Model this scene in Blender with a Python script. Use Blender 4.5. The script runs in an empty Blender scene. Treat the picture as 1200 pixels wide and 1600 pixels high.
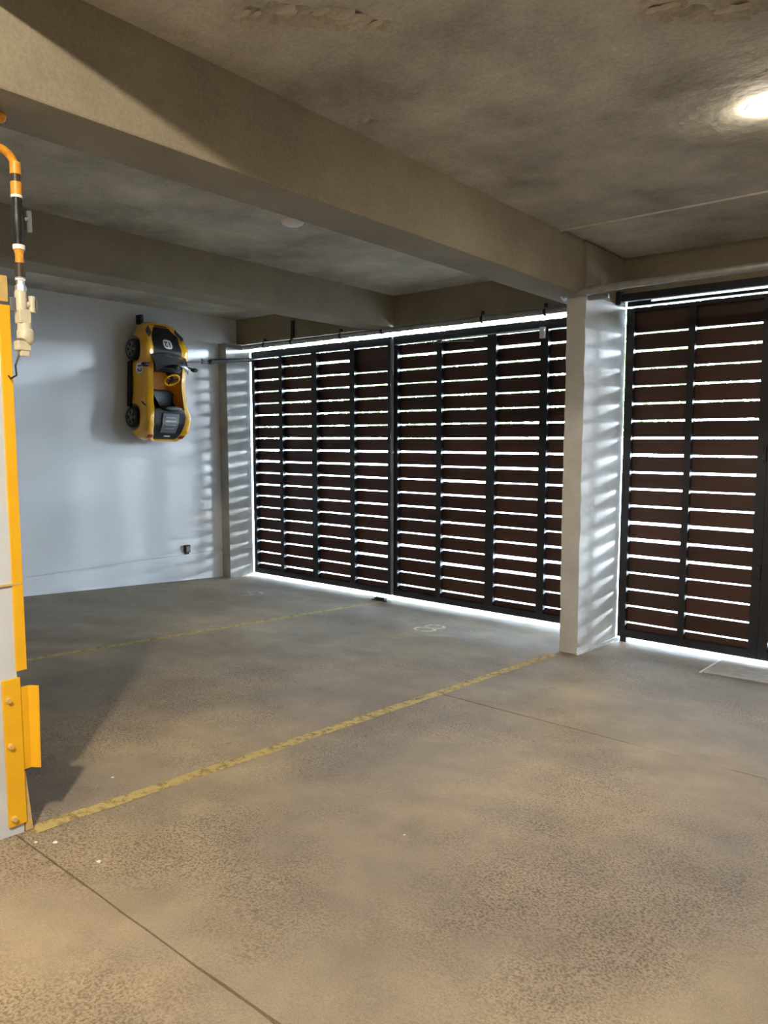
import bpy, bmesh, math, random
from mathutils import Vector, Matrix
random.seed(7)
SC = bpy.context.scene
COL = SC.collection

# ------------------------------------------------------------------ camera
YAW = math.radians(39.2); PIT = math.atan(114/1164.0)
cr = Vector((math.cos(YAW), math.sin(YAW), 0))
cf = Vector((-math.sin(YAW)*math.cos(PIT), math.cos(YAW)*math.cos(PIT), -math.sin(PIT)))
cu = cr.cross(cf)
cam = bpy.data.cameras.new('camera'); camo = bpy.data.objects.new('camera', cam); COL.objects.link(camo)
cam.sensor_fit = 'VERTICAL'; cam.sensor_height = 36.0; cam.sensor_width = 27.0
cam.lens = 1164/1600*36.0; cam.clip_start = .02; cam.clip_end = 300
M4 = Matrix((cr, cu, -cf)).transposed().to_4x4(); M4.translation = (0, 0, 1.6)
camo.matrix_world = M4
SC.camera = camo

# ------------------------------------------------------------------ world (bright overcast sky) and exposure
W = bpy.data.worlds.new('sky'); SC.world = W; W.use_nodes = True
bg = W.node_tree.nodes['Background']
bg.inputs[0].default_value = (.62, .80, 1.0, 1); bg.inputs[1].default_value = 56.0
sun = bpy.data.lights.new('sun_offscreen', 'SUN'); suno = bpy.data.objects.new('sun_offscreen', sun); COL.objects.link(suno)
sun.energy = 13.0; sun.angle = math.radians(7.0); sun.color = (.80, .91, 1.0)
suno.rotation_euler = Vector((-1.0, -1.05, -.13)).to_track_quat('-Z', 'Y').to_euler(); suno.location = (12, 20, 6)
SC.view_settings.view_transform = 'Standard'; SC.view_settings.look = 'None'
SC.view_settings.exposure = 0.0; SC.view_settings.gamma = 1.0; SC.view_settings.use_curve_mapping = False
LAMP_COL = (1.0, .89, .72, 1)
LAMP_POWER = 560.0

# ------------------------------------------------------------------ helpers
class MB:
    def __init__(s): s.v = []; s.f = []
    def add(s, vs, fs):
        o = len(s.v); s.v += [tuple(p) for p in vs]; s.f += [tuple(i+o for i in f) for f in fs]; return s
    def box(s, a, b):
        x0, y0, z0 = a; x1, y1, z1 = b
        return s.add([(x0,y0,z0),(x1,y0,z0),(x1,y1,z0),(x0,y1,z0),(x0,y0,z1),(x1,y0,z1),(x1,y1,z1),(x0,y1,z1)],
                     [(0,3,2,1),(4,5,6,7),(0,1,5,4),(1,2,6,5),(2,3,7,6),(3,0,4,7)])
    def hexa(s, pts):
        return s.add(pts, [(0,3,2,1),(4,5,6,7),(0,1,5,4),(1,2,6,5),(2,3,7,6),(3,0,4,7)])
    def tube(s, pts, r, n=12, cap=True):
        pts = [Vector(p) for p in pts]; rs = r if isinstance(r, (list, tuple)) else [r]*len(pts)
        vs = []; fs = []; ref = None
        for i, p in enumerate(pts):
            t = (pts[min(i+1, len(pts)-1)]-pts[max(i-1, 0)])
            if t.length < 1e-9: t = Vector((0,0,1))
            t.normalize()
            if ref is None: ref = Vector((0,0,1)) if abs(t.z) < .9 else Vector((1,0,0))
            a = (ref - t*ref.dot(t)).normalized(); b = t.cross(a); ref = a
            for k in range(n):
                an = 2*math.pi*k/n; vs.append(p+a*math.cos(an)*rs[i]+b*math.sin(an)*rs[i])
        for i in range(len(pts)-1):
            for k in range(n):
                k2 = (k+1) % n; fs.append((i*n+k, i*n+k2, (i+1)*n+k2, (i+1)*n+k))
        if cap: fs.append(tuple(range(n-1, -1, -1))); fs.append(tuple((len(pts)-1)*n+k for k in range(n)))
        return s.add(vs, fs)
    def ellipsoid(s, c, r, nu=14, nv=8):
        vs = []; fs = []
        for j in range(nv+1):
            ph = math.pi*j/nv
            for i in range(nu):
                th = 2*math.pi*i/nu
                vs.append((c[0]+r[0]*math.sin(ph)*math.cos(th), c[1]+r[1]*math.sin(ph)*math.sin(th), c[2]+r[2]*math.cos(ph)))
        for j in range(nv):
            for i in range(nu):
                i2 = (i+1) % nu; fs.append((j*nu+i, (j+1)*nu+i, (j+1)*nu+i2, j*nu+i2))
        return s.add(vs, fs)
    def build(s, name, mat, parent=None, smooth=False, loc=None, bevel=0):
        me = bpy.data.meshes.new(name); me.from_pydata(s.v, [], s.f); me.validate(); me.update()
        bm = bmesh.new(); bm.from_mesh(me); bmesh.ops.remove_doubles(bm, verts=bm.verts, dist=1e-6)
        bmesh.ops.recalc_face_normals(bm, faces=bm.faces)
        if bevel: bmesh.ops.bevel(bm, geom=[e for e in bm.edges if len(e.link_faces) == 2 and e.calc_face_angle() > .5], offset=bevel, segments=2, affect='EDGES', profile=.5)
        bm.to_mesh(me); bm.free()
        if smooth:
            me.polygons.foreach_set('use_smooth', [True]*len(me.polygons))
            me.set_sharp_from_angle(angle=math.radians(40))
        return link(name, me, mat, parent, loc)
def link(name, me, mat, parent=None, loc=None):
    if mat and not me.materials: me.materials.append(mat)
    o = bpy.data.objects.new(name, me); COL.objects.link(o)
    if loc: o.location = loc
    if parent: o.parent = parent
    return o
def tag(o, label, cat, group=None, kind=None):
    o['label'] = label; o['category'] = cat
    if group: o['group'] = group
    if kind: o['kind'] = kind
    return o
def thing(name, label, cat, loc=(0,0,0), group=None, kind=None):
    o = bpy.data.objects.new(name, None); COL.objects.link(o); o.location = loc; o.empty_display_size = .1
    return tag(o, label, cat, group, kind)
def dup(o, **kw):
    c = o.copy(); COL.objects.link(c)
    for k, v in kw.items(): setattr(c, k, v)
    return c

# ------------------------------------------------------------------ materials
def mat(name, col, rough=.6, metal=0.0, var=None, scale=8.0, bump=0.0, bscale=40.0, spec=.5, detail=6, stretch=None, speck=None, rnd=0, coat=0):
    m = bpy.data.materials.new(name); m.use_nodes = True
    nt = m.node_tree; N = nt.nodes; L = nt.links; p = N['Principled BSDF']
    p.inputs['Base Color'].default_value = (*col, 1); p.inputs['Roughness'].default_value = rough
    p.inputs['Metallic'].default_value = metal; p.inputs['Specular IOR Level'].default_value = spec
    if coat: p.inputs['Coat Weight'].default_value = coat
    tc = N.new('ShaderNodeTexCoord'); src = tc.outputs['Object']
    if stretch:
        mp = N.new('ShaderNodeMapping'); mp.inputs['Scale'].default_value = stretch; L.new(src, mp.inputs[0]); src = mp.outputs[0]
    out = None
    if var:
        n = N.new('ShaderNodeTexNoise'); n.inputs['Scale'].default_value = scale; n.inputs['Detail'].default_value = detail; n.inputs['Roughness'].default_value = .62
        L.new(src, n.inputs['Vector'])
        r = N.new('ShaderNodeValToRGB'); r.color_ramp.elements[0].position = .32; r.color_ramp.elements[1].position = .70
        r.color_ramp.elements[0].color = (*var, 1); r.color_ramp.elements[1].color = (*col, 1)
        L.new(n.outputs['Fac'], r.inputs[0]); out = r.outputs[0]
    if speck:
        n2 = N.new('ShaderNodeTexNoise'); n2.inputs['Scale'].default_value = speck[1]; n2.inputs['Detail'].default_value = 3
        L.new(src, n2.inputs['Vector'])
        r2 = N.new('ShaderNodeValToRGB'); r2.color_ramp.elements[0].position = .36; r2.color_ramp.elements[1].position = .62
        r2.color_ramp.elements[0].color = (speck[0],)*3+(1,); r2.color_ramp.elements[1].color = (1,1,1,1)
        L.new(n2.outputs['Fac'], r2.inputs[0])
        mx = N.new('ShaderNodeMix'); mx.data_type = 'RGBA'; mx.blend_type = 'MULTIPLY'; mx.inputs[0].default_value = 1
        if out: L.new(out, mx.inputs[6])
        else: mx.inputs[6].default_value = (*col, 1)
        L.new(r2.outputs[0], mx.inputs[7]); out = mx.outputs[2]
    if rnd:
        oi = N.new('ShaderNodeObjectInfo'); hs = N.new('ShaderNodeHueSaturation')
        mr = N.new('ShaderNodeMapRange'); mr.inputs[3].default_value = 1-rnd; mr.inputs[4].default_value = 1+rnd
        L.new(oi.outputs['Random'], mr.inputs[0]); L.new(mr.outputs[0], hs.inputs['Value'])
        if out: L.new(out, hs.inputs['Color'])
        else: hs.inputs['Color'].default_value = (*col, 1)
        out = hs.outputs[0]
    if out: L.new(out, p.inputs['Base Color'])
    if bump:
        nb = N.new('ShaderNodeTexNoise'); nb.inputs['Scale'].default_value = bscale; nb.inputs['Detail'].default_value = 5
        L.new(src, nb.inputs['Vector'])
        b = N.new('ShaderNodeBump'); b.inputs['Strength'].default_value = bump; b.inputs['Distance'].default_value = .01
        L.new(nb.outputs['Fac'], b.inputs['Height']); L.new(b.outputs[0], p.inputs['Normal'])
    m['p'] = 1
    return m
def emit(name, col, s):
    m = bpy.data.materials.new(name); m.use_nodes = True; N = m.node_tree.nodes
    p = N['Principled BSDF']; p.inputs['Base Color'].default_value = (.8,.8,.8,1)
    p.inputs['Emission Color'].default_value = col; p.inputs['Emission Strength'].default_value = s
    return m

M = {}
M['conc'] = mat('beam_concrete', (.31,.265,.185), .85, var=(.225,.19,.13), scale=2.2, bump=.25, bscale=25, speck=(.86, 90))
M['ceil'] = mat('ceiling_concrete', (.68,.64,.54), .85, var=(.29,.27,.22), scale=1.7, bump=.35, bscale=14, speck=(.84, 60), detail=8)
M['wall'] = mat('white_wall_paint', (.70,.72,.74), .55, var=(.62,.64,.66), scale=1.6, bump=.12, bscale=9)
M['pillar'] = mat('greyed_white_paint', (.55,.54,.51), .6, var=(.43,.42,.39), scale=4, bump=.25, bscale=30)
M['pier'] = mat('grey_pier_render', (.42,.41,.385), .75, var=(.30,.29,.27), scale=5, bump=.3, bscale=30)
M['colw'] = mat('white_column_paint', (.62,.66,.71), .55, var=(.54,.58,.63), scale=5, bump=.25, bscale=35)
M['wood'] = mat('dark_stained_wood', (.060,.021,.013), .55, var=(.034,.013,.009), scale=5, stretch=(.25,4,3), bump=.1, bscale=20, rnd=.35)
M['black'] = mat('black_painted_steel', (.012,.013,.017), .45, bump=.05)
M['blackp'] = mat('black_plastic', (.011,.011,.012), .42, spec=.3)
M['greyp'] = mat('grey_plastic', (.13,.14,.15), .4)
M['galv'] = mat('galvanised_steel', (.40,.40,.38), .45, .6, var=(.28,.28,.27), scale=14)
M['steel'] = mat('brushed_steel', (.55,.56,.58), .3, .9)
M['yellow'] = mat('yellow_safety_paint', (.86,.47,.010), .5, var=(.79,.41,.01), scale=9, bump=.08)
M['yellowworn'] = mat('worn_yellow_paint', (.70,.42,.05), .6, var=(.45,.36,.22), scale=40)
M['pipeyellow'] = mat('yellow_gas_pipe_paint', (.80,.36,.02), .45, var=(.55,.22,.02), scale=50)
M['brass'] = mat('dark_brown_fitting', (.075,.045,.025), .5, .3, var=(.03,.02,.015), scale=60)
M['cream'] = mat('cream_enamel', (.62,.56,.40), .45, var=(.50,.45,.33), scale=40)
M['whitep'] = mat('white_plastic', (.78,.78,.75), .4)
M['caryellow'] = mat('toy_car_yellow', (.80,.42,.012), .25, coat=.5, var=(.76,.39,.012), scale=6)
M['carorange'] = mat('toy_car_cockpit_orange', (.80,.33,.008), .4)
M['smoke'] = mat('smoked_plastic', (.05,.053,.058), .22, coat=.5)
M['red'] = mat('red_lens', (.35,.012,.01), .25)
M['tyre'] = mat('black_tyre', (.010,.010,.011), .7)
M['sticker'] = mat('white_sticker', (.78,.78,.76), .5)
M['mortar'] = mat('pale_mortar', (.50,.49,.46), .85, var=(.36,.35,.32), scale=20, bump=.3)
M['road'] = mat('pale_pavement', (.48,.48,.46), .9, var=(.40,.40,.38), scale=1.5)
M['render'] = mat('pale_render', (.60,.60,.58), .8, var=(.5,.5,.48), scale=1)
M['leaf'] = mat('green_leaves', (.24,.28,.11), .6, var=(.13,.17,.06), scale=2)
M['chip'] = mat('white_paint_chip', (.75,.74,.70), .7)
M['lamp'] = emit('lamp_diffuser_lit', LAMP_COL, LAMP_POWER)
M['lamp2'] = emit('lamp_diffuser_lit_strong', LAMP_COL, LAMP_POWER*5.0)
M['dome'] = mat('lamp_diffuser_off', (.90,.91,.93), .35)
M['bead'] = mat('pale_joint_ridge', (.62,.58,.49), .85, var=(.45,.42,.35), scale=12)

# floor: brushed concrete with tan wear, oily grey patches and fine worm-like pitting
def floor_mat(name='floor_concrete', K=(1,1,1)):
    m = bpy.data.materials.new(name); m.use_nodes = True
    nt = m.node_tree; N = nt.nodes; L = nt.links; p = N['Principled BSDF']
    tc = N.new('ShaderNodeTexCoord')
    def noise(sc, det, rough=.6, vec=None):
        n = N.new('ShaderNodeTexNoise'); n.inputs['Scale'].default_value = sc; n.inputs['Detail'].default_value = det; n.inputs['Roughness'].default_value = rough
        L.new(vec or tc.outputs['Object'], n.inputs['Vector']); return n.outputs['Fac']
    def ramp(fac, stops):
        r = N.new('ShaderNodeValToRGB'); e = r.color_ramp.elements
        while len(e) < len(stops): e.new(.5)
        for el, (pp, c) in zip(e, stops): el.position = pp; el.color = (*c, 1)
        L.new(fac, r.inputs[0]); return r.outputs[0]
    def mix(a, b, fac, mode='MIX'):
        x = N.new('ShaderNodeMix'); x.data_type = 'RGBA'; x.blend_type = mode
        if isinstance(fac, float): x.inputs[0].default_value = fac
        else: L.new(fac, x.inputs[0])
        L.new(a, x.inputs[6]); L.new(b, x.inputs[7]); return x.outputs[2]
    base = ramp(noise(.9, 7), [(pp, tuple(a*b for a, b in zip(c, K))) for pp, c in [(.30, (.225,.187,.143)), (.5, (.315,.252,.178)), (.70, (.46,.355,.22))]])
    blot = ramp(noise(3.2, 5), [(.34, (.80,.80,.82)), (.6, (1,1,1))])
    c = mix(base, blot, 1.0, 'MULTIPLY')
    mask = ramp(noise(1.3, 3), [(.42, (0,0,0)), (.62, (1,1,1))])
    pit = ramp(noise(125, 2, .5), [(.36, (.50,.47,.43)), (.53, (1,1,1)), (.72, (1.25,1.2,1.08))])
    c2 = mix(c, pit, 1.0, 'MULTIPLY')
    c = mix(c, c2, mask)
    fine = ramp(noise(260, 2), [(.3, (.80,.80,.80)), (.62, (1.08,1.08,1.08))])
    c = mix(c, fine, 1.0, 'MULTIPLY')
    L.new(c, p.inputs['Base Color'])
    p.inputs['Roughness'].default_value = .62; p.inputs['Specular IOR Level'].default_value = .35
    b = N.new('ShaderNodeBump'); b.inputs['Strength'].default_value = .35; b.inputs['Distance'].default_value = .006
    L.new(noise(70, 3), b.inputs['Height']); L.new(b.outputs[0], p.inputs['Normal'])
    return m
M['floor'] = floor_mat()
def paint_mat(name, col, hold):
    m = bpy.data.materials.new(name); m.use_nodes = True
    nt = m.node_tree; N = nt.nodes; L = nt.links; p = N['Principled BSDF']
    p.inputs['Base Color'].default_value = (*col, 1); p.inputs['Roughness'].default_value = .7
    tc = N.new('ShaderNodeTexCoord'); n = N.new('ShaderNodeTexNoise'); n.inputs['Scale'].default_value = 26; n.inputs['Detail'].default_value = 8; n.inputs['Roughness'].default_value = .7
    L.new(tc.outputs['Object'], n.inputs['Vector'])
    r = N.new('ShaderNodeValToRGB'); r.color_ramp.elements[0].position = hold-.12; r.color_ramp.elements[1].position = hold+.14
    L.new(n.outputs['Fac'], r.inputs[0]); L.new(r.outputs[0], p.inputs['Alpha'])
    return m
M['linepaint'] = paint_mat('worn_yellow_line_paint', (.52,.385,.135), .385)
M['numpaint'] = paint_mat('worn_pale_number_paint', (.62,.57,.38), .42)

# ------------------------------------------------------------------ the shell
SL = .062; YG = 5.75
def zf(y): return SL*(YG-y) if y < YG else 0.0
XL, XR, YB = -6.8, 4.0, -6.0
ZC = 2.95      # ceiling over the bays
ZU = 3.31      # ceiling behind the cross beam
floor = thing('floor', 'sloping brown-grey concrete garage floor in large jointed slabs', 'floor', kind='structure')
def xe(y): return -2.432+(y-1.1)*(.067/3.75)      # slab edge under the long bay line
def xm(y): return -4.60+(y-2.0)*(.04/3.6)          # slab edge under the short bay line
def slab(fx0, fx1, y0, y1, seed, jit, mt='floor'):
    rnd = random.Random(seed); n = 60; P = []
    def row(y, a, b):
        w = 0; out = []
        for i in range(n+1):
            t = i/n; w = .8*w+rnd.uniform(-1, 1)*jit*.6; k = min(1, min(t, 1-t)*6)
            out.append((a+(b-a)*t, y+w*k))
        return out
    P = row(y0, fx0(y0), fx1(y0))+row(y1, fx1(y1), fx0(y1))
    m = MB(); k = len(P)
    m.add([(x,y,zf(y)) for x,y in P]+[(x,y,zf(y)-.10) for x,y in P],
          [tuple(range(k))]+[tuple(range(2*k-1,k-1,-1))]+[(i,i+k,(i+1)%k+k,(i+1)%k) for i in range(k)])
    return m.build('slab', M[mt], floor)
g = .003; e = .0006; YE = YG+.02
slab(lambda y: XL, lambda y: xm(y)-e, YB, YE, 1, 0)
slab(lambda y: xm(y)+e, lambda y: xe(y)-e, YB, YE, 5, 0)
slab(lambda y: xe(y)+e, lambda y: XR, YB, 1.055-g, 2, .0055)
slab(lambda y: xe(y)+e, lambda y: XR, 1.055+g, 3.425-.0045, 3, .006)
slab(lambda y: xe(y)+e, lambda y: XR, 3.425+.0045, YE, 4, .005)
m = MB(); m.add([(XL,YB,zf(YB)-.012),(XR,YB,zf(YB)-.012),(XR,YG,-.012),(XL,YG,-.012)], [(0,1,2,3)])
m.build('joint_filler', mat('dark_joint_filler', (.055,.048,.04), .95), floor)

# ceiling with spalled patches in the bay over the camera
def spall(x, y):
    d = 0
    for (cx, cy, rx, ry, a, dep) in SP:
        dx, dy = x-cx, y-cy; ca, sa = math.cos(a), math.sin(a)
        u = (dx*ca+dy*sa)/rx; v = (-dx*sa+dy*ca)/ry
        rr = math.sqrt(u*u+v*v) + .22*math.sin(5*math.atan2(v,u)+cx*9) + .12*math.sin(11*math.atan2(v,u)+cy*5)
        if rr < 1.15: d = max(d, dep*min(1, (1.15-rr)*3.5)*(.6+.5*math.sin(x*41+y*27)*math.sin(x*33-y*49)+.12*math.sin(x*121-y*93)))
    return d
SP = [(-1.93,1.70,.10,.06,.6,.022),(-1.80,1.80,.15,.055,.8,.028),(-1.70,1.92,.07,.05,.3,.022),(-1.66,1.99,.035,.03,0,.018),
      (-2.17,2.52,.04,.025,.7,.014),(-2.215,1.60,.05,.02,.6,.014),(-.90,2.50,.08,.05,.8,.02),(-.75,2.62,.11,.055,.6,.022),(-.62,2.66,.09,.05,.6,.02),
      (-1.52,2.31,.06,.018,.6,.008),(-2.22,3.0,.05,.018,.7,.014)]
m = MB(); st = .013; x0, x1, y0, y1 = -2.27, .6, 1.03, 4.62
nx, ny = int((x1-x0)/st), int((y1-y0)/st)
m.add([(x0+(x1-x0)*i/nx, y0+(y1-y0)*j/ny, ZC+spall(x0+(x1-x0)*i/nx, y0+(y1-y0)*j/ny)) for j in range(ny+1) for i in range(nx+1)],
      [(j*(nx+1)+i, j*(nx+1)+i+1, (j+1)*(nx+1)+i+1, (j+1)*(nx+1)+i) for j in range(ny) for i in range(nx)])
m.box((x1,y0,ZC+.001),(XR,YG,ZC+.06)); m.box((x0,y1,ZC+.012),(x1,YG,ZC+.06))
m.box((XL,y0,ZC+.06),(XR,YG+.3,ZC+.2))
m.box((XL,YB,ZU),(XR,y0,ZU+.1)); m.box((XL,y0,ZC+.06),(XR,y0+.06,ZU+.1))
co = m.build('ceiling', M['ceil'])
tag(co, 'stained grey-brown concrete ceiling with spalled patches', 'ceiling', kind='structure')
m = MB(); m.box((XL,y0,ZC+.001),(x0-.14,YG,ZC+.06))
tag(m.build('ceiling', M['ceil']), 'grey concrete ceiling over the bays in front of the double gate', 'ceiling', kind='structure')
# lighter patch plaster bits inside the spalls are small lumps of their own
rnd = random.Random(3)
pl = MB()
for (cx, cy, rx, ry, a, dep) in SP:
    for k in range(3 if rx > .06 else 1):
        u, v = rnd.uniform(-.55,.55), rnd.uniform(-.4,.4)
        ca, sa = math.cos(a), math.sin(a)
        r = rnd.uniform(.012,.03)*(1.0 if rx > .06 else .7)
        pl.ellipsoid((cx+u*rx*ca-v*ry*sa, cy+u*rx*sa+v*ry*ca, ZC+dep*.6), (r*1.6, r*.8, .006), 7, 4)
o = pl.build('broken_plaster', M['bead'], co, True); o['kind'] = 'stuff'
# thin shutter-board ridge on the ceiling, parallel to the gates
m = MB(); m.tube([(-2.27,4.60,ZC),(-1.6,4.605,ZC+.001),(-.8,4.60,ZC),(.6,4.60,ZC)], .010, 8)
m.build('ridge', M['bead'], co, True)

# walls
m = MB(); m.box((XL-.15,YB,.345),(XL,YG+.3,ZU+.1)); m.box((XL-.15,YB,-.2),(XL-.004,YG+.3,.338)); m.box((XL-.15,YB,.33),(XL-.016,YG+.3,.35))
wl = tag(m.build('wall_left', M['wall']), 'white painted wall with low plinth behind the hanging toy car', 'wall', kind='structure')
m = MB(); m.box((XL-.15,YB-.15,-.2),(XR+.15,YB,ZU+.1))
tag(m.build('wall_back', M['wall']), 'white painted wall at the far end of the garage', 'wall', kind='structure')
m = MB(); m.box((XR,YB,-.2),(XR+.15,YG+.3,ZU+.1))
tag(m.build('wall_right', M['wall']), 'white painted side wall past the gates', 'wall', kind='structure')
m = MB(); m.box((-.16,5.60,-.2),(XR,YG+.3,ZC+.06))
tag(m.build('wall_front', M['wall']), 'white painted wall beside the gates', 'wall', kind='structure')
# lintel over the gates (dark concrete)
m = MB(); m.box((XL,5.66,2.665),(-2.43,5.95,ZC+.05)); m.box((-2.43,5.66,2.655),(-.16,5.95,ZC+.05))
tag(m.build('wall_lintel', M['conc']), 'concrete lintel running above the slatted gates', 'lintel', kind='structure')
# beams
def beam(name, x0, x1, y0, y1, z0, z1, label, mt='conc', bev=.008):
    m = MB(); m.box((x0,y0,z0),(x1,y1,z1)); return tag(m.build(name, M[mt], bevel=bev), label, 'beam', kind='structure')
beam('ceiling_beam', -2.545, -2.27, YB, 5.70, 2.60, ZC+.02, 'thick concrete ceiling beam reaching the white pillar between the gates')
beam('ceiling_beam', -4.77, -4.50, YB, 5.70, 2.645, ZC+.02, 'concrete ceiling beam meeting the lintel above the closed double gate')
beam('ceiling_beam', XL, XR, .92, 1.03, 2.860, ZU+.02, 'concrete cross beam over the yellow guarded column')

# ------------------------------------------------------------------ pillar between gates
pil = thing('pillar', 'narrow greyed white concrete pillar standing between the slatted gates', 'pillar', (-2.32, 5.3, 0), kind='structure')
def rel(o, p): return tuple(a-b for a, b in zip(p, o.location))
def rbox(o, a, b): return MB().box(rel(o,a), rel(o,b))
def rough_post(o, a, b, n=26, jit=.003, seed=1):
    """a post whose vertical arrises are slightly chipped"""
    r = random.Random(seed); v = []; f = []
    for i in range(n+1):
        z = a[2]+(b[2]-a[2])*i/n
        for (x, y) in ((a[0],a[1]),(b[0],a[1]),(b[0],b[1]),(a[0],b[1])):
            v.append(rel(o, (x+r.uniform(-jit,jit), y+r.uniform(-jit,jit), z)))
    for i in range(n):
        for k in range(4): f.append((i*4+k, i*4+(k+1)%4, (i+1)*4+(k+1)%4, (i+1)*4+k))
    f.append((3,2,1,0)); f.append(tuple(n*4+k for k in range(4)))
    return MB().add(v, f)
rough_post(pil, (-2.385,4.96,-.05), (-2.245,5.68,2.60), seed=4).build('painted_shaft', M['pillar'], pil)
o = rbox(pil, (-2.382,4.963,2.60), (-2.248,5.68,ZC)).build('bare_head', M['conc'], pil); o['label'] = 'unpainted grey concrete top of the pillar'
mm = MB(); mm.hexa([rel(pil,p) for p in [(-2.245,4.93,.03),(-2.215,4.93,.03),(-2.215,5.70,0),(-2.245,5.70,0),(-2.245,4.93,.075),(-2.235,4.93,.068),(-2.235,5.70,.025),(-2.245,5.70,.03)]])
mm.build('mortar_fillet', M['mortar'], pil)
# pier at the left end of the double gate
pier = thing('pier', 'dark grey rendered pier in the corner beside the white wall', 'pillar', (-6.72, 5.57, 0), kind='structure')
rough_post(pier, (XL,5.40,-.05), (-6.665,5.74,2.66), seed=9, jit=.002).build('shaft', M['pier'], pier)
rbox(pier, (XL,5.385,.325), (-6.650,5.72,.342)).build('plinth_line', M['pier'], pier)

# ------------------------------------------------------------------ gates
ROWS = [2.40-.1321*k for k in range(18)]
unit = MB().box((0,-.5,0),(1,.5,1)); um = bpy.data.meshes.new('slat'); um.from_pydata(unit.v, [], unit.f); um.materials.append(M['wood'])
def gate_leaf(label, X0, X1, mull, Y, fat, hidden=(), stile=.06, ztop=2.588, seed=0, topgap=-.004, rail=.075):
    r = random.Random(seed)
    t = thing('gate_leaf', label, 'gate', ((X0+X1)/2, Y, 0))
    ox, oy, oz = t.location
    zb = .042
    def bx(n, a, b, mt='black'): return rbox(t, a, b).build(n, M[mt], t)
    bx('stile', (X0,Y-.03,zb), (X0+stile,Y+.03,ztop)); bx('stile', (X1-stile,Y-.03,zb), (X1,Y+.03,ztop))
    bx('top_rail', (X0+stile,Y-.03,ztop-rail), (X1-stile,Y+.03,ztop)); bx('bottom_rail', (X0+stile,Y-.03,zb), (X1-stile,Y+.03,zb+.06))
    for xm, w in mull: bx('mullion', (xm-w/2,Y-.034,zb+.06), (xm+w/2,Y+.012,ztop-rail))
    edges = [X0+stile-.005]+[xm for xm, w in mull]+[X1-stile+.005]
    for c in range(len(edges)-1):
        a, b = edges[c], edges[c+1]
        gaps = []
        for k in range(18):
            gp = .0135+r.uniform(-.0025,.003)
            gp += fat.get((c,k+1), 0)*.6
            z = ROWS[k]+r.uniform(-.002,.002)
            gaps.append((z+gp/2, z-gp/2))
        tops = [ztop-rail-topgap]+[q[1] for q in gaps]; bots = [q[0] for q in gaps]+[zb+.055]
        for k in range(19):
            s = bpy.data.objects.new('slat', um); COL.objects.link(s); s.parent = t
            s.location = (a-ox+.003, .012+.02+r.uniform(-.002,.002), bots[k]); s.scale = (b-a-.006, .020, tops[k]-bots[k])
            s.rotation_euler = (0, r.uniform(-.0025,.0025), 0)
    return t
Y1 = 5.775
fatL = {(2,1):.010,(3,1):-.05,(3,15):.014,(3,16):.016,(0,9):.008,(0,8):.006,(0,11):.008,(1,9):.006,(2,9):.008,(3,9):.010,(3,7):.008,(3,8):.008,(2,8):.006,(1,7):.006,(2,7):.006,(1,3):.010}
fatR = {(0,15):.010,(1,16):.014,(1,10):.008,(1,11):.008,(2,15):.020,(2,16):.022,(3,15):.018,(3,16):.016,(2,1):.014,(3,1):.012,(1,1):.008,(2,8):.008,(2,9):.010,(1,9):.006,(0,1):.012,(0,8):.008,(0,9):.008,(3,10):.006,(2,7):.006}
gl = gate_leaf('brown wood slatted gate leaf in black steel frame beside the grey corner pier', -6.645, -4.590, [(-6.166,.055),(-5.647,.080),(-5.105,.065)], Y1, fatL, seed=11, stile=.05, topgap=.0045)
gr = gate_leaf('brown wood slatted gate leaf in black steel frame, left of the white pillar', -4.570, -2.395, [(-4.025,.060),(-3.464,.090),(-2.957,.070)], Y1, fatR, seed=12, stile=.055, topgap=.0045)
fat2 = {(c,k):.013 for c in (0,1) for k in (12,13,14)}; fat2.update({(0,8):.008,(0,9):.008,(1,9):.010,(0,10):.008,(1,2):.006,(1,1):.005,(1,11):.006,(0,2):.006})
g2 = gate_leaf('brown wood slatted gate leaf with one thin mullion, right of the white pillar', -2.233, -1.212, [(-1.745,.048)], 5.70, fat2, seed=13, stile=.062, rail=.028)
g3 = gate_leaf('brown wood slatted gate leaf hinged on the double black post', -1.210, -.165, [(-.69,.048)], 5.70, fat2, seed=14, stile=.062, rail=.028)
# round steel tube on the meeting stile, drop bolt shoe and hinge foot
mm = MB(); mm.tube([rel(gr,(-4.566,5.725,.06)), rel(gr,(-4.566,5.725,2.56))], .016, 12); o = mm.build('meeting_tube', M['greyp'], gr, True)
mm = MB(); mm.box(rel(g2,(-2.205,5.66,.006)), rel(g2,(-2.155,5.72,.05))); mm.build('foot', M['black'], g2)
mm = MB(); mm.box(rel(g2,(-1.235,5.731,.05)), rel(g2,(-1.185,5.737,2.58))); mm.build('cover_strip', M['black'], g2)
for k, zz in enumerate((.62,1.45,2.2)):
    mm = MB(); mm.tube([rel(g2,(-1.222,5.662,zz)), rel(g2,(-1.222,5.662,zz+.10))], .012, 10); mm.build('hinge', M['black'], g2, True)
mm = MB(); mm.box((-.10,-.035,0),(.09,.04,.012)); mm.box((-.06,-.02,.012),(.05,.02,.030)); mm.tube([(-.09,.0,.012),(-.05,.0,.028)], .010, 8)
o = mm.build('floor_stop', M['black'], None, False, (-4.60,5.60,zf(5.60)-.001)); tag(o, 'small dark metal gate stop on the floor where the two leaves meet', 'gate stop')
o.rotation_euler = (-math.atan(SL),0,0)
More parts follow.
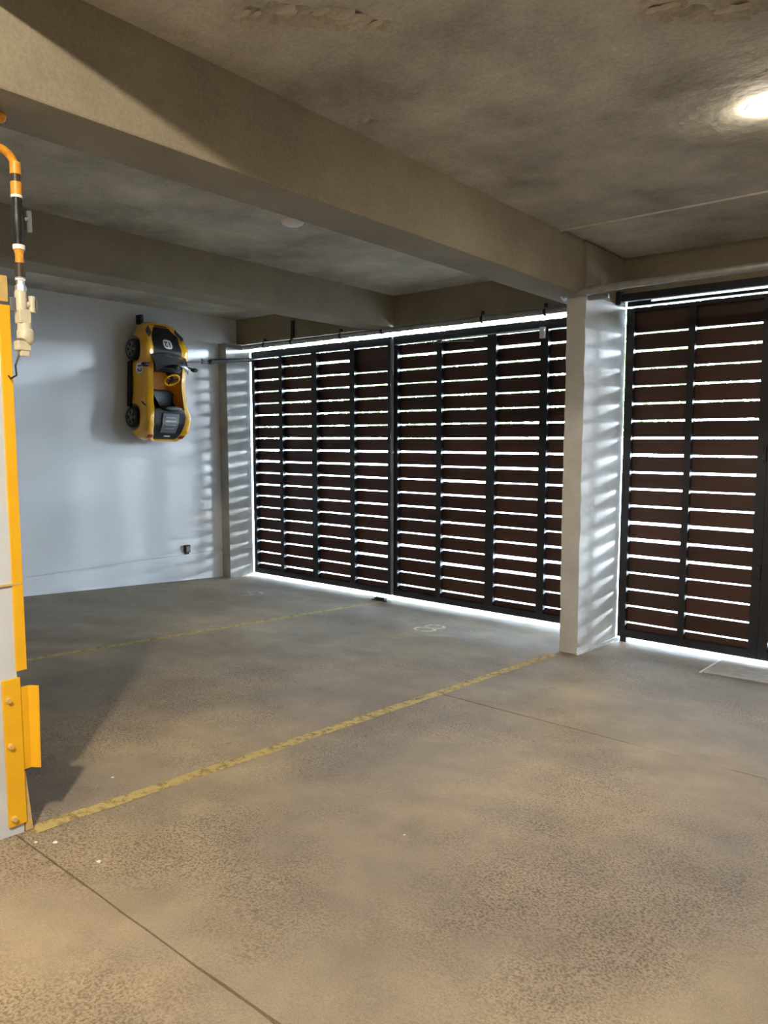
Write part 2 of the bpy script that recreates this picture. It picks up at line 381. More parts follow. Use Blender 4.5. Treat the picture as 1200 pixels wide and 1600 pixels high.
# header pipe above the double gate, and thin tie rod with bracket
hp = thing('header_pipe', 'grey steel pipe running above the closed double gate under the lintel', 'pipe', (-4.6,5.64,2.63))
mm = MB(); mm.tube([rel(hp,(XL+.03,5.64,2.628)), rel(hp,(-2.40,5.64,2.640))], .026, 14); mm.build('pipe', M['galv'], hp, True)
for x in (-6.3,-5.87,-5.16,-4.62,-3.5,-2.9):
    mm = MB(); mm.tube([rel(hp,(x-.012,5.64,2.632)), rel(hp,(x+.012,5.64,2.632))], .031, 14); mm.box(rel(hp,(x-.008,5.63,2.635)), rel(hp,(x+.008,5.66,2.70))); mm.build('clip', M['black'], hp)
mm = MB(); mm.tube([rel(gr,(-4.52,5.715,2.502)), rel(gr,(-2.98,5.715,2.515))], .0045, 8); mm.build('tie_rod', M['steel'], gr, True)
mm = MB(); mm.box(rel(gr,(-2.985,5.705,2.435)), rel(gr,(-2.945,5.742,2.525))); mm.build('bracket', M['whitep'], gr)
mm = MB(); mm.tube([rel(gr,(-4.06,5.70,2.492)), rel(gr,(-3.95,5.69,2.480)), rel(gr,(-3.62,5.70,2.465))], .0035, 6); mm.tube([rel(gr,(-4.08,5.70,2.505)), rel(gr,(-4.05,5.70,2.48))], .007, 6); mm.build('pull_wire', M['steel'], gr, True)
# black strap stub on the lintel
mm = MB(); mm.box((-.018,-.012,-.105),(.018,.012,.105)); mm.box((-.026,-.004,.085),(.026,.012,.108)); o = mm.build('hanger_strap', M['black'], None, False, (-5.86,5.647,2.745))
tag(o, 'short black steel strap hanging on the lintel above the double gate', 'strap')
# black bar and rail over the second gate
bar = thing('opener_bar', 'black steel bar with end cap above the gate right of the pillar', 'bar', (-1.3,5.5,2.63))
mm = MB(); mm.box(rel(bar,(-2.243,5.49,2.612)), rel(bar,(-.17,5.54,2.668))); mm.build('bar', M['black'], bar, bevel=.004)
mm = MB(); mm.box(rel(bar,(-2.243,5.475,2.590)), rel(bar,(-2.205,5.555,2.69))); mm.build('end_cap', M['black'], bar, bevel=.004)
mm = MB(); mm.box((-1.03,-.03,-.011),(1.03,.03,.011)); mm.box((-1.03,-.03,.011),(-.85,.03,.03)); o = mm.build('head_rail', M['black'], None, False, (-1.2,5.70,2.612))
tag(o, 'flat black steel rail between the lintel and the gate right of the pillar', 'rail')
# galvanised conduit hooking round the pillar
cd = thing('conduit', 'galvanised pipe wrapping round the pillar head and running over the gate', 'pipe', (-1.3,4.92,2.62))
pts = [(-2.425,5.14,2.595),(-2.425,5.02,2.595)]
for k in range(7):
    a = math.pi/2*k/6; pts.append((-2.425+.09*(1-math.cos(a)), 5.02-.10*math.sin(a), 2.597+.002*k))
pts += [(-2.2,4.92,2.613),(-.16,4.92,2.622),(1.4,4.92,2.626)]
mm = MB(); mm.tube([rel(cd,p) for p in pts], .024, 14); mm.build('pipe', M['galv'], cd, True)
mm = MB(); mm.tube([rel(cd,(-2.115,4.92,2.613)), rel(cd,(-2.09,4.92,2.613))], .031, 14); mm.box(rel(cd,(-2.118,4.912,2.63)), rel(cd,(-2.088,4.928,2.675))); mm.box(rel(cd,(-2.245,4.99,2.56)), rel(cd,(-2.10,5.02,2.585)))
mm.build('clamp', M['galv'], cd)
# actuator arm by the left wall
ac = thing('gate_closer', 'black actuator arm with fork and silver rod beside the corner pier', 'gate closer', (-6.62,5.4,2.45))
mm = MB(); mm.tube([rel(ac,(-6.605,5.735,2.497)), rel(ac,(-6.635,5.16,2.436))], .025, 10); mm.build('tube', M['black'], ac, True)
mm = MB(); mm.box(rel(ac,(-6.665,5.06,2.438)), rel(ac,(-6.640,5.20,2.458))); mm.box(rel(ac,(-6.665,5.06,2.408)), rel(ac,(-6.640,5.20,2.424))); mm.box(rel(ac,(-6.665,5.15,2.410)), rel(ac,(-6.620,5.20,2.456))); mm.build('fork', M['black'], ac)
mm = MB(); mm.tube([rel(ac,(-6.655,5.12,2.431)), rel(ac,(-6.70,4.93,2.415)), rel(ac,(-6.795,4.86,2.41))], .011, 10); mm.build('rod', M['steel'], ac, True)
mm = MB(); mm.tube([rel(ac,(-6.655,5.10,2.40)), rel(ac,(-6.655,5.10,2.465))], .008, 8); mm.build('pin', M['steel'], ac, True)

# ------------------------------------------------------------------ ride-on toy car hanging on the wall (nose up)
ZN = 2.762
car = thing('toy_car', 'yellow and black ride-on toy racing car hung nose up on white wall', 'toy car', (-6.785,4.50,ZN))
car.rotation_euler = (math.radians(-1.8),0,0)
def cp(s, l, h): return (h, -l, -s)
def interp(tab, s):
    if s <= tab[0][0]: return tab[0][1]
    for (a, va), (b, vb) in zip(tab, tab[1:]):
        if s <= b:
            t = (s-a)/(b-a); t = t*t*(3-2*t); return va+(vb-va)*t
    return tab[-1][1]
TW = [(0,.10),(.02,.165),(.06,.205),(.15,.243),(.28,.262),(.45,.248),(.65,.243),(.82,.255),(.96,.272),(1.08,.26),(1.15,.228),(1.185,.165)]
THS = [(0,.165),(.05,.215),(.15,.285),(.28,.335),(.42,.325),(.6,.310),(.78,.325),(.95,.375),(1.08,.350),(1.185,.26)]
THC = [(0,.165),(.05,.225),(.15,.285),(.30,.340),(.42,.375),(.62,.36),(.86,.385),(1.0,.365),(1.12,.310),(1.185,.25)]
SF, SR, RW = .283, .953, .105
def z0(s):
    z = .075
    if s < .06: z = .075+.05*(1-s/.06)
    if s > 1.1: z = .075+.06*(s-1.1)/.085
    for c in (SF, SR):
        d = abs(s-c)
        if d < .132: z = max(z, RW+math.sqrt(.132**2-d*d))
    return z
def sec(s, u):
    """height of the top skin at lateral fraction u (0 centre, .95 shoulder)"""
    hs, hc = interp(THS, s), interp(THC, s)
    t = max(0, min(1, (.86-u)/.42)); t = t*t*(3-2*t)
    crest = .016*math.exp(-((u-.80)/.12)**2)
    return hs+(hc-hs)*t+crest
FU = [.95,.90,.84,.76,.68,.60,.5,.38,.25,.12,0]
def halfsec(s):
    w, hs, zz = interp(TW, s), interp(THS, s), z0(s)
    pts = []
    for f, k in ((.93,0),(.985,.2),(1.0,.45),(1.0,.7),(.985,.9)):
        pts.append((w*f, zz+k*(hs-.02-zz)))
    for u in FU: pts.append((w*u, sec(s, u)-(.008 if u > .93 else 0)))
    return pts
NS = 74; SS = [1.185*i/NS for i in range(NS+1)]
OP0, OP1, UO = .40, .87, .68
body = MB(); ring = []
for s in SS:
    h = halfsec(s); full = [cp(s, l, z) for l, z in h]+[cp(s, -l, z) for l, z in h[-2::-1]]
    ring.append(full)
nP = len(ring[0]); half = len(halfsec(.5))
vs = [p for rg in ring for p in rg]; fs = []
iu = 5+FU.index(UO)
for i in range(NS):
    sm = (SS[i]+SS[i+1])/2
    for k in range(nP-1):
        kk = k if k < half-1 else nP-2-k
        if OP0 < sm < OP1 and kk >= iu: continue
        fs.append((i*nP+k, i*nP+k+1, (i+1)*nP+k+1, (i+1)*nP+k))
fs.append(tuple(range(nP))); fs.append(tuple(NS*nP+k for k in range(nP-1,-1,-1)))
body.add(vs, fs)
bo = body.build('body_shell', M['caryellow'], car, True)
# cockpit tub
tub = MB(); prof = []
ids = [i for i in range(NS+1) if OP0-.012 < SS[i] < OP1+.012]
for i in ids:
    s = SS[i]; w = interp(TW, s)*UO; top = sec(s, UO)-.002; b = w*.86
    prof.append([cp(s, w, top), cp(s, w*.97, top-.03), cp(s, b, .16), cp(s, b*.9, .13), cp(s, 0, .13), cp(s, -b*.9, .13), cp(s, -b, .16), cp(s, -w*.97, top-.03), cp(s, -w, top)])
n = len(prof[0]); tv = [p for q in prof for p in q]; tf = [(i*n+k, (i+1)*n+k, (i+1)*n+k+1, i*n+k+1) for i in range(len(prof)-1) for k in range(n-1)]
for e in (0, len(prof)-1): tf.append(tuple(e*n+k for k in range(n)))
tub.add(tv, tf); o = tub.build('cockpit', M['carorange'], car, True); o['label'] = 'orange cockpit tub'
# top patches a few mm proud of the skin
def patch(name, s0, s1, uf, mt, off=.004, ns=16, nu=10, par=car, solid=True):
    m = MB(); vs = []
    for lay in (off, -.004):
        for i in range(ns+1):
            s = s0+(s1-s0)*i/ns; w = interp(TW, s)
            for k in range(nu+1):
                a, b = uf(s); u = a+(b-a)*k/nu
                vs.append(cp(s, w*u, sec(s, abs(u))+lay))
    A = (ns+1)*(nu+1); f = []
    for i in range(ns):
        for k in range(nu):
            q = i*(nu+1)+k; f.append((q, q+1, q+nu+2, q+nu+1)); f.append((A+q, A+q+nu+1, A+q+nu+2, A+q+1))
    rim = [i*(nu+1) for i in range(ns+1)]+[ns*(nu+1)+k for k in range(1,nu+1)]+[i*(nu+1)+nu for i in range(ns-1,-1,-1)]+[k for k in range(nu-1,0,-1)]
    for a, b in zip(rim, rim[1:]+rim[:1]): f.append((a, b, A+b, A+a))
    m.add(vs, f); return m.build(name, M[mt], par, True)
o = patch('hood_panel', .030, .42, lambda s: (-.60-.02, .60+.02) if s > .12 else (-.60*(.65+.35*(s-.03)/.09), .60*(.65+.35*(s-.03)/.09)), 'blackp'); o['label'] = 'black bonnet panel'
rd = patch('rear_deck', .865, 1.165, lambda s: (-.66+.35*max(0,s-1.0), .66-.35*max(0,s-1.0)), 'blackp', .005); rd['label'] = 'black rear deck'
patch('engine_cover', .91, 1.10, lambda s: (-.36, .34), 'greyp', .018, par=rd)
for k in range(4): patch('rib', .945+.036*k, .957+.036*k, lambda s: (-.24,.22), 'galv', .023, 2, 6, rd)
patch('rear_badge', 1.128, 1.140, lambda s: (-.18,.12), 'whitep', .009, 2, 5, rd)
for sg in (1,-1):
    patch('headlight', .050, .170, lambda s: tuple(sorted((sg*(.775-.125*math.sin((s-.050)/.12*math.pi)-.004), sg*(.775+.125*math.sin((s-.050)/.12*math.pi)+.004)))), 'smoke', .006, 12, 5)
    o = patch('tail_light', 1.125, 1.155, lambda s: tuple(sorted((sg*.68, sg*.92))), 'red', .006, 5, 5); o['label'] = 'red tail light'
    # side intake slash behind the door
    mm = MB(); pts = []
    for k in range(7): t = k/6; pts.append(cp(.80+.055*t, sg*(interp(TW,.83)*(1.0-.085*t*t)+.001), .270+.075*t))
    mm.tube(pts, [.003,.006,.007,.007,.006,.005,.003], 6); mm.build('side_vent', M['blackp'], car, True)
    # sill
    mm = MB(); mm.hexa([cp(.40,sg*.225,.035),cp(.84,sg*.235,.035),cp(.84,sg*.268,.035),cp(.40,sg*.258,.035),cp(.385,sg*.225,.080),cp(.855,sg*.235,.080),cp(.855,sg*.262,.080),cp(.385,sg*.252,.080)])
    o = mm.build('sill', M['blackp'], car); o['label'] = 'black side sill'
    # wheels
    for sw in (SF, SR):
        wm = MB(); lo, li = sg*.268, sg*.185
        prof = [(li,.02),(li,.085),(li+sg*.01,.100),(li+sg*.02,RW),(lo-sg*.015,RW),(lo-sg*.004,.099),(lo,.088),(lo,.074),(lo-sg*.012,.070),(lo-sg*.018,.0)]
        nn = 28; wv = []; wf = []
        for (l, r_) in prof:
            for k in range(nn): a = 2*math.pi*k/nn; wv.append(cp(sw+r_*math.cos(a), l, RW+r_*math.sin(a)))
        for i in range(len(prof)-1):
            for k in range(nn): wf.append((i*nn+k, i*nn+(k+1)%nn, (i+1)*nn+(k+1)%nn, (i+1)*nn+k))
        wm.add(wv, wf); wo = wm.build('wheel', M['tyre'], car, True)
        rm = MB()
        for k in range(5):
            a = 2*math.pi*k/5+.3; d = Vector((math.cos(a), math.sin(a))); e = Vector((-d.y, d.x))
            q = []
            for lay in (-.013, .001):
                for (rr, hw) in ((.012,.010),(.074,.015)):
                    for sgn in (-1,1):
                        P = d*rr+e*hw*sgn; q.append(cp(sw+P.x, lo+sg*lay, RW+P.y))
            rm.add(q, [(0,1,3,2),(4,6,7,5),(0,4,5,1),(2,3,7,6),(0,2,6,4),(1,5,7,3)])
        rm.tube([cp(sw,lo-sg*.015,RW), cp(sw,lo+sg*.004,RW)], .020, 12)
        cir = [cp(sw+.072*math.cos(2*math.pi*k/24), lo-sg*.004, RW+.072*math.sin(2*math.pi*k/24)) for k in range(25)]
        rm.tube(cir, .006, 6, False)
        rm.build('rim', M['greyp'], wo, True)
# windscreen visor
ws = MB(); nv, nt_ = 22, 8; V = []
for lay in (0, -.006):
    for j in range(nt_+1):
        t = j/nt_
        for i in range(nv+1):
            v = -1+2*i/nv; l = v*(.200-.015*t)
            sb = .305+.035*v*v; s = sb+(.125+.045*v*v)*t
            hb = sec(sb, abs(l)/interp(TW, sb))+.004
            h = hb+(.125-.055*v*v)*math.sin(t*math.pi/2)**.9+lay
            V.append(cp(s, l, h))
A = (nv+1)*(nt_+1); f = []
for j in range(nt_):
    for i in range(nv):
        q = j*(nv+1)+i; f += [(q, q+1, q+nv+2, q+nv+1), (A+q, A+q+nv+1, A+q+nv+2, A+q+1)]
rim = [j*(nv+1) for j in range(nt_+1)]+[nt_*(nv+1)+i for i in range(1,nv+1)]+[j*(nv+1)+nv for j in range(nt_-1,-1,-1)]+[i for i in range(nv-1,0,-1)]
for a, b in zip(rim, rim[1:]+rim[:1]): f.append((a, b, A+b, A+a))
ws.add(V, f); o = ws.build('windscreen', M['smoke'], car, True); o['label'] = 'dark smoked windscreen'
# dashboard, steering wheel, seat, gear lever, mirrors
mm = MB(); dv = []
for (s, h, w) in ((.36,.36,.165),(.47,.40,.155),(.50,.385,.15),(.50,.30,.15),(.40,.26,.16)):
    for k in range(9):
        v = -1+k/4; dv.append(cp(s-.03*(1-v*v)*0, v*w, h-.05*v*v))
df = [(i*9+k, i*9+k+1, (i+1)*9+k+1, (i+1)*9+k) for i in range(4) for k in range(8)]+[tuple(i*9 for i in range(5)), tuple(i*9+8 for i in range(4,-1,-1))]
mm.add(dv, df); mm.build('dashboard', M['blackp'], car, True)
st = MB(); c0 = Vector((.575,-.02,.375)); ax = Vector((.80,0,.60)).normalized(); e1 = Vector((0,1,0)); e2 = ax.cross(e1)
P = lambda a, r: c0+e1*math.cos(a)*r+e2*math.sin(a)*r
st.tube([cp(*P(2*math.pi*k/28, .075)) for k in range(29)], .011, 8, False)
so = st.build('steering_wheel', M['caryellow'], car, True)
hb = MB()
for a in (.3, math.pi-.3, -math.pi/2): hb.tube([cp(*P(a,.0)), cp(*P(a,.07))], .009, 6)
hb.tube([cp(*(c0+ax*.012)), cp(*(c0-ax*.13))], [.024,.03], 10); hb.build('hub', M['blackp'], so, True)
se = MB(); sv = []
for (s, h) in ((.665,.20),(.675,.235),(.70,.245),(.78,.235),(.825,.25),(.838,.31),(.845,.405),(.862,.432),(.885,.425),(.895,.34)):
    for k in range(9):
        v = -1+k/4; w = .112 if h < .3 else .105; sv.append(cp(s+(.012*v*v if h > .28 else 0)*-1, .005+v*w, h+(.014*v*v if h < .3 else -.03*v*v)))
sf = [(i*9+k, i*9+k+1, (i+1)*9+k+1, (i+1)*9+k) for i in range(9) for k in range(8)]+[tuple(i*9 for i in range(10)), tuple(i*9+8 for i in range(9,-1,-1))]
se.add(sv, sf); seo = se.build('seat', M['blackp'], car, True)
hr = MB(); hr.ellipsoid((0,0,0),(.030,.10,.020),14,8); ho = hr.build('headrest', M['greyp'], seo, True); ho.location = cp(.862,-.005,.435)
gv = MB(); gv.tube([cp(.71,-.125,.15), cp(.705,-.12,.23)], .008, 8); gv.ellipsoid(cp(.705,-.12,.235), (.018,.022,.016)); gv.build('gear_lever', M['blackp'], car, True)
for sg in (1,-1):
    mr = MB(); mr.tube([cp(.42,sg*.20,.33), cp(.44,sg*.262,.375)], .008, 8); mr.ellipsoid(cp(.452,sg*.285,.385), (.028,.044,.022), 12, 8)
    mr.build('mirror', M['blackp'], car, True)
patch('front_splitter', .0, .03, lambda s: (-.9,.9), 'caryellow', .004, 3, 8)
# number roundels reading 12
def text_mesh(txt, size):
    cu_ = bpy.data.curves.new('digits', 'FONT'); cu_.body = txt; cu_.size = size; cu_.align_x = 'CENTER'; cu_.align_y = 'CENTER'; cu_.extrude = .0008; cu_.offset = .0016
    ob = bpy.data.objects.new('digits', cu_); COL.objects.link(ob); bpy.context.view_layer.update()
    me = bpy.data.meshes.new_from_object(ob.evaluated_get(bpy.context.evaluated_depsgraph_get()))
    bpy.data.objects.remove(ob); bpy.data.curves.remove(cu_); return me
def frame(o, x, y, z, org):
    o.matrix_local = Matrix(((x[0],y[0],z[0],org[0]),(x[1],y[1],z[1],org[1]),(x[2],y[2],z[2],org[2]),(0,0,0,1)))
def roundel(a, b, n=28, pw=3.0):
    m = MB(); v = []
    for lay in (-.004, .0015):
        for k in range(n):
            t = 2*math.pi*k/n; c, s = math.cos(t), math.sin(t)
            v.append((a*math.copysign(abs(c)**(2/pw), c), b*math.copysign(abs(s)**(2/pw), s), lay))
    m.add(v, [tuple(range(n-1,-1,-1)), tuple(range(n,2*n))]+[(k,(k+1)%n,n+(k+1)%n,n+k) for k in range(n)]); return m
sx, sy = Vector(cp(0,1,0)), Vector(cp(1,0,0))
sl = (interp(THC,.28)-interp(THC,.18))/.10
hy = Vector(cp(1,0,sl)).normalized(); hz = sx.cross(hy)
o = roundel(.050,.052).build('number_roundel', M['sticker'], car); frame(o, sx, hy, hz, Vector(cp(.225,-.01,sec(.225,.04)))+hz*.011); o['label'] = 'white number sticker on bonnet'
d = link('number', text_mesh('12', .082), M['blackp'], o); d.location = (0,0,.0018)
sx, sy = Vector(cp(1,0,0)), Vector(cp(0,-.10,1)).normalized(); sz = sx.cross(sy)
o = roundel(.056,.052,pw=2.4).build('number_roundel', M['sticker'], car); frame(o, sx, sy, sz, Vector(cp(.475,.2485,.235))+sz*.006); o['label'] = 'white number sticker on the flank'
d = link('number', text_mesh('12', .085), M['blackp'], o); d.location = (0,0,.0018)
# wall hooks that carry the car
hk = thing('wall_hook', 'black wall hook above the nose of the hanging toy car', 'hook', (XL,4.385,2.80))
MB().box((0,-.016,-.045),(.012,.016,.045)).build('plate', M['black'], hk)
MB().box((.012,-.015,-.045),(.085,.015,.045)).build('prong', M['black'], hk, bevel=.003)

# ------------------------------------------------------------------ things on the left wall
ob = thing('outlet_box', 'small black outlet box on white wall just above the plinth', 'outlet', (XL,4.90,.405))
MB().box((0,-.033,-.040),(.040,.033,.040)).build('box', M['blackp'], ob, bevel=.004)
MB().box((.040,-.024,-.030),(.046,.024,.026)).build('cover', M['greyp'], ob)
MB().box((.0,-.02,-.060),(.028,.02,-.040)).build('gland', M['blackp'], ob)

# ------------------------------------------------------------------ guarded column in the foreground
XC = -2.44
colm = thing('column', 'white painted concrete column with yellow steel corner guards', 'column', (-2.58,.85,zf(.85)), kind='structure')
rough_post(colm, (-2.72,.60,.20), (XC,1.086,2.62), seed=21, jit=.0025).build('shaft', M['colw'], colm)
def cpart(n, a, b, mt='yellow', bev=.0015): return rbox(colm, a, b).build(n, M[mt], colm, bevel=bev)
cpart('upper_guard', (XC-.004,1.082,.842), (XC+.006,1.116,2.02))
cpart('upper_guard_stub', (XC-.004,1.080,2.03), (XC+.006,1.112,2.11), 'yellowworn')
lg = cpart('lower_guard', (XC+.002,1.032,.325), (XC+.010,1.090,.822))
for zz in (.755,.600,.352):
    mm = MB(); mm.tube([rel(colm,(XC+.008,1.048,zz)), rel(colm,(XC+.022,1.048,zz))], [.011,.008], 8); mm.build('bolt', M['yellowworn'], lg, True)
mm = MB(); mm.box(rel(colm,(XC-.002,1.091,.505)), rel(colm,(XC+.004,1.122,.785))); mm.build('bent_guard', M['yellow'], colm)
mm = MB(); mm.hexa([rel(colm,p) for p in [(XC+.004,1.116,.505),(XC+.030,1.133,.505),(XC+.028,1.137,.505),(XC-.002,1.122,.505),(XC+.004,1.116,.785),(XC+.030,1.138,.785),(XC+.028,1.142,.785),(XC-.002,1.122,.785)]]); mm.build('bent_guard_lip', M['yellow'], colm)
mm = MB(); mm.hexa([rel(colm,p) for p in [(XC-.02,1.088,.292),(XC+.004,1.088,.292),(XC+.004,1.112,.292),(XC-.02,1.106,.292),(XC-.02,1.086,.50),(XC+.002,1.086,.50),(XC+.002,1.096,.50),(XC-.02,1.094,.50)]]); mm.build('guard_foot', M['yellowworn'], colm)
mm = MB(); mm.box(rel(colm,(XC-.001,.60,1.128)), rel(colm,(XC+.0075,1.115,1.134))); mm.build('band', M['yellowworn'], colm)

# gas riser beside the column
gp = thing('gas_riser', 'yellow gas pipe with black valve and cream regulator hanging beside column', 'gas pipe', (-2.40,1.137,2.0))
GX, GY = -2.40, 1.137
def gt(n, pts, r, mt, nseg=12): return MB().tube([rel(gp,p) for p in pts], r, nseg).build(n, M[mt], gp, True)
el = [(GX,.20,2.485),(GX,1.085,2.483)]
for k in range(1,8): a = math.pi/2*k/7; el.append((GX,1.085+.052*math.sin(a),2.431+.052*math.cos(a)))
el.append((GX,GY,2.425))
gt('bend_pipe', el, .0125, 'pipeyellow')
gt('bend_collar', [(GX,GY,2.452),(GX,GY,2.415)], .0165, 'pipeyellow')
gt('nipple', [(GX,GY,2.42),(GX,GY,2.38)], .013, 'brass')
gt('union', [(GX,GY,2.392),(GX,GY,2.350)], [.0165,.0165], 'pipeyellow')
gt('tape_ring', [(GX,GY,2.353),(GX,GY,2.345)], .017, 'whitep')
vb = gt('valve', [(GX,GY,2.345),(GX,GY,2.325),(GX,GY,2.30),(GX,GY,2.26),(GX,GY,2.225),(GX,GY,2.20)], [.015,.015,.021,.022,.016,.016], 'blackp')
mm = MB(); mm.tube([rel(gp,(GX,GY,2.28)), rel(gp,(GX+.012,GY+.030,2.285))], .007, 8); mm.box(rel(gp,(GX+.006,GY+.026,2.245)), rel(gp,(GX+.018,GY+.036,2.31))); mm.build('handle', M['greyp'], vb)
gt('tape_ring', [(GX,GY,2.203),(GX,GY,2.189)], .018, 'whitep')
gt('reducer', [(GX,GY,2.189),(GX,GY,2.175),(GX,GY,2.145)], [.016,.012,.013], 'pipeyellow')
gt('nipple', [(GX,GY,2.148),(GX,GY,2.10)], .0155, 'brass')
gt('tape_ring', [(GX,GY,2.104),(GX,GY,2.095)], .0155, 'whitep')
gt('swivel_nut', [(GX,GY,2.095),(GX,GY,2.082),(GX,GY,2.080),(GX,GY,2.062)], [.013,.013,.017,.017], 'steel', 6)
rg = rbox(gp, (GX-.018,GY-.016,1.962), (GX+.018,GY+.022,2.006)).build('regulator', M['cream'], gp, bevel=.004)
mm = MB(); mm.tube([rel(gp,(GX,GY-.002,2.066)), rel(gp,(GX,GY-.002,2.058)), rel(gp,(GX,GY-.002,2.000))], [.014,.0175,.0175], 12); mm.build('inlet_neck', M['cream'], rg, True)
mm = MB(); mm.tube([rel(gp,(GX,GY+.010,2.022)), rel(gp,(GX,GY+.030,2.024))], .011, 10); mm.tube([rel(gp,(GX+.004,GY+.031,2.000)), rel(gp,(GX+.004,GY+.031,2.050))], .0095, 10); mm.build('side_port', M['cream'], rg, True)
mm = MB(); mm.tube([rel(gp,(GX,GY+.006,1.965)), rel(gp,(GX,GY+.006,1.945)), rel(gp,(GX,GY+.008,1.940)), rel(gp,(GX,GY+.008,1.912)), rel(gp,(GX,GY+.002,1.905))], [.020,.021,.026,.026,.022], 14); mm.build('spring_housing', M['cream'], rg, True)
mm = MB(); mm.box(rel(gp,(GX-.015,GY-.024,1.878)), rel(gp,(GX+.015,GY+.018,1.908))); mm.box(rel(gp,(GX-.012,GY-.014,1.860)), rel(gp,(GX+.012,GY+.014,1.880))); mm.build('outlet', M['cream'], rg, bevel=.003)
mm = MB(); mm.box(rel(gp,(GX-.01,GY+.040,2.005)), rel(gp,(GX+.004,GY+.050,2.04))); mm.box(rel(gp,(GX-.01,GY-.032,2.0)), rel(gp,(GX+.004,GY-.018,2.04))); mm.build('bracket', M['greyp'], rg)
mm = MB(); mm.tube([rel(gp,(GX,GY-.012,1.872)), rel(gp,(GX,GY-.028,1.83)), rel(gp,(GX,GY-.026,1.80)), rel(gp,(GX-.02,GY-.035,1.79)), rel(gp,(GX-.036,GY-.035,1.80))], .003, 6); mm.build('vent_wire', M['blackp'], rg, True)
o = MB().tube([(0,-.9,.004),(0,-.02,.0),(0,-.012,0)], [.0125,.0125,.0125], 12).ellipsoid((0,-.012,0),(.018,.014,.018)).build('capped_pipe', M['pipeyellow'], None, True, (-2.40,1.113,2.575))
tag(o, 'end of a yellow gas pipe with rounded cap above the bent gas pipe', 'gas pipe')

# ------------------------------------------------------------------ floor paint and debris
def ribbon(pts, w, lift=.0016):
    m = MB(); v = []; n = len(pts)
    for i, (x, y) in enumerate(pts):
        a = Vector(pts[max(i-1,0)]); b = Vector(pts[min(i+1,n-1)]); t = (b-a).normalized(); nn = Vector((-t.y, t.x))*w/2
        for s in (1,-1): X, Y = x+nn.x*s, y+nn.y*s; v.append((X, Y, zf(Y)+lift))
    m.add(v, [(2*i, 2*i+1, 2*i+3, 2*i+2) for i in range(n-1)]); return m
def line(x0, y0, x1, y1, w, label, seed):
    r = random.Random(seed); n = 60
    m = ribbon([(x0+(x1-x0)*i/n+r.uniform(-.003,.003), y0+(y1-y0)*i/n) for i in range(n+1)], w)
    return tag(m.build('bay_line', M['linepaint']), label, 'floor line', kind='structure')
line(xm(2.0),2.0,xm(5.60),5.60,.055,'worn yellow bay line running to the foot of the meeting gate leaves',1)
line(xe(1.10),1.10,xe(4.85),4.85,.062,'worn yellow bay line running from the guarded column to the white pillar',2)
def numeral(strokes, cx, cy, label):
    m = MB()
    for pts in strokes:
        q = ribbon([(cx+x, cy+y) for x, y in pts], .030); m.add(q.v, q.f)
    return tag(m.build('bay_number', M['numpaint']), label, 'floor number', kind='structure')
def arc(cx, cy, rx, ry, a0, a1, n=16): return [(cx+rx*math.cos(math.radians(a0+(a1-a0)*i/n)), cy+ry*math.sin(math.radians(a0+(a1-a0)*i/n))) for i in range(n+1)]
numeral([arc(0,-.075,.085,.075,0,360), arc(0,.075,.075,.07,-60,250)], -3.50, 4.89, 'faded pale number 8 painted on floor between the yellow lines')
numeral([arc(0,.065,.08,.07,0,360), arc(-.01,-.02,.09,.14,20,-75)], -5.70, 4.86, 'faded pale number 9 painted on floor near the corner pier')
# cement patch by the second gate with a pale edging strip
m = MB(); py = [(-1.425,5.13),(-1.2,5.155),(-.9,5.17),(-.5,5.15),(-.17,5.16),(-.17,5.62),(-1.425,5.62)]
k = len(py); m.add([(x,y,zf(y)+.006) for x,y in py]+[(x,y,zf(y)-.004) for x,y in py], [tuple(range(k)), tuple(range(2*k-1,k-1,-1))]+[(i,i+k,(i+1)%k+k,(i+1)%k) for i in range(k)])
tag(m.build('cement_patch', M['mortar']), 'pale cement patch on floor against the gate right of pillar', 'floor patch', kind='structure')
m = MB(); m.hexa([(-1.437,5.10,zf(5.10)),(-1.425,5.10,zf(5.10)),(-1.425,5.62,zf(5.62)),(-1.437,5.62,zf(5.62)),(-1.437,5.10,zf(5.10)+.009),(-1.425,5.10,zf(5.10)+.009),(-1.425,5.62,zf(5.62)+.009),(-1.437,5.62,zf(5.62)+.009)])
tag(m.build('edging_strip', M['whitep']), 'thin white strip along the edge of the cement patch', 'strip')
CH = [(-2.30,1.118,.010,'white paint chip on floor in front of the column foot'),(-2.345,1.075,.008,'tiny white paint chip on floor hard against the column foot'),
      (-2.09,1.15,.009,'white paint chip on floor between the floor joint and the bay line'),(-1.5,1.95,.006,'white speck on bare floor inside the middle slab'),(-2.63,1.52,.010,'pale grey chip on floor behind the bent yellow guard')]
for i, (x, y, r, lab) in enumerate(CH):
    rr = random.Random(i); m = MB(); n = 7
    m.add([(r*(.6+.7*rr.random())*math.cos(2*math.pi*k/n), r*(.6+.7*rr.random())*math.sin(2*math.pi*k/n), 0) for k in range(n)]+[(0,0,r*.5)], [(k,(k+1)%n,n) for k in range(n)]+[tuple(range(n-1,-1,-1))])
    o = m.build('paint_chip', M['chip'], None, False, (x,y,zf(y)-.0003))
    tag(o, lab, 'paint chip', 'paint chips on the floor')

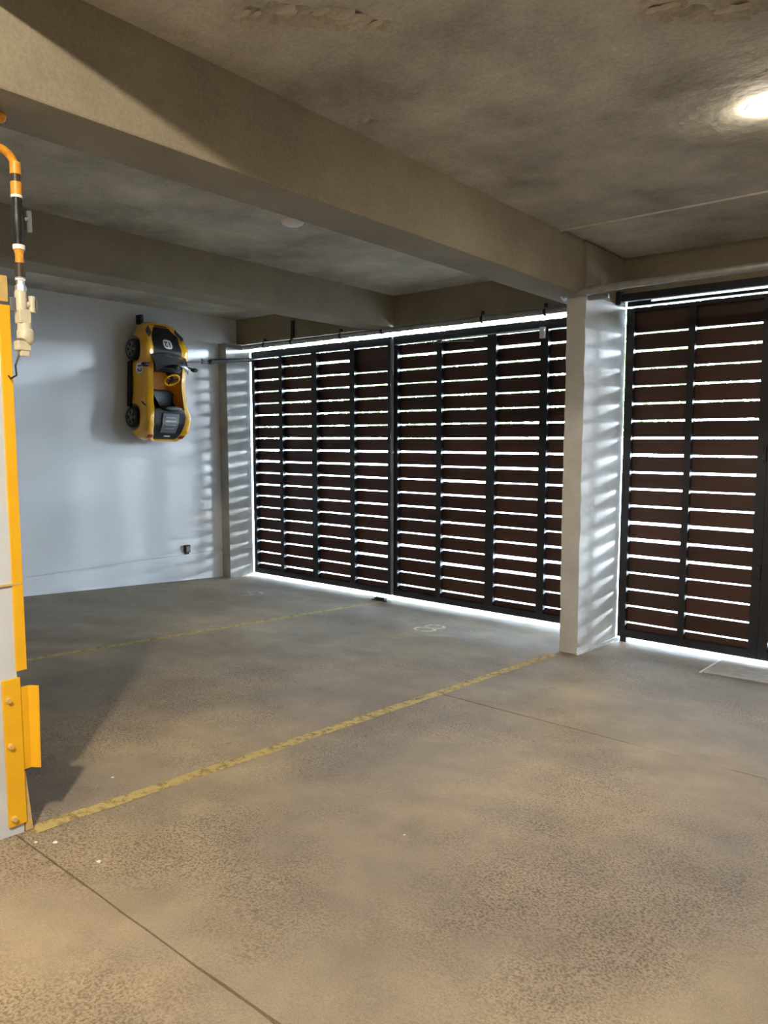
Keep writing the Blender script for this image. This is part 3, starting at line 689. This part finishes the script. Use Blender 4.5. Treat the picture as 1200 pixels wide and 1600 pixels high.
# ------------------------------------------------------------------ ceiling lamps
def lamp(label, x, y, z, lit, R=.078, D=.030, name='ceiling_lamp'):
    t = thing(name, label, 'ceiling lamp', (x,y,z))
    MB().tube([(0,0,0),(0,0,-.006)], [R+.004,R+.001], 32).build('base', M['whitep'], t, True)
    n, k = 32, 7; v = []; f = []
    for j in range(k+1):
        a = math.pi/2*j/k
        for i in range(n): v.append((R*math.cos(a)*math.cos(2*math.pi*i/n), R*math.cos(a)*math.sin(2*math.pi*i/n), -.006-D*math.sin(a)))
    for j in range(k):
        for i in range(n): f.append((j*n+i, j*n+(i+1)%n, (j+1)*n+(i+1)%n, (j+1)*n+i))
    MB().add(v, f).build('diffuser' if name == 'ceiling_lamp' else 'diffuser_offscreen', M[lit], t, True)
lamp('lit round ceiling lamp glowing warm on the stained ceiling', -.80, 3.45, ZC+.003, 'lamp', D=.013)
lamp('unlit white round ceiling lamp half hidden behind the thick beam', -3.465, 3.35, ZC+.001, 'dome', R=.072)
lamp('lit round ceiling lamp behind the cross beam', -.50, -.64, ZU, 'lamp2', D=.075, name='ceiling_lamp_offscreen')

# ------------------------------------------------------------------ outside
m = MB(); m.add([(-40,YG+.02,-.006),(40,YG+.02,-.006),(40,40,-.05),(-40,40,-.05)], [(0,1,2,3)])
tag(m.build('pavement', M['road']), 'bright pavement outside seen under the gates', 'pavement', kind='structure')
m = MB(); m.box((-30,15,-.1),(20,15.25,.9))
tag(m.build('wall_street', M['render']), 'pale wall outside glimpsed between the gate slats', 'wall', kind='structure')
r = random.Random(5); m = MB()
for cx, cz, rad in [(-21,3.4,2.2),(-17.5,3.9,2.4),(-13.5,3.0,1.7),(-10.2,3.6,2.0),(-6.8,3.2,1.6),(-3.4,3.9,2.1)]:
    for k in range(1500):
        d = Vector((r.gauss(0,1), r.gauss(0,1), r.gauss(0,1))).normalized()*rad*r.random()**.33
        c = Vector((cx, 17.6, cz))+Vector((d.x, d.y*.8, d.z))
        a = Vector((r.gauss(0,1), r.gauss(0,1), r.gauss(0,1))).normalized()*.16; b = a.cross(Vector((r.gauss(0,1), r.gauss(0,1), r.gauss(0,1)))).normalized()*.09
        m.add([c-a, c+b, c+a, c-b], [(0,1,2,3)])
me = bpy.data.meshes.new('foliage'); me.from_pydata(m.v, [], m.f)
tag(link('foliage', me, M['leaf']), 'green leaves outside glimpsed through gaps between the gate slats', 'foliage', kind='stuff')
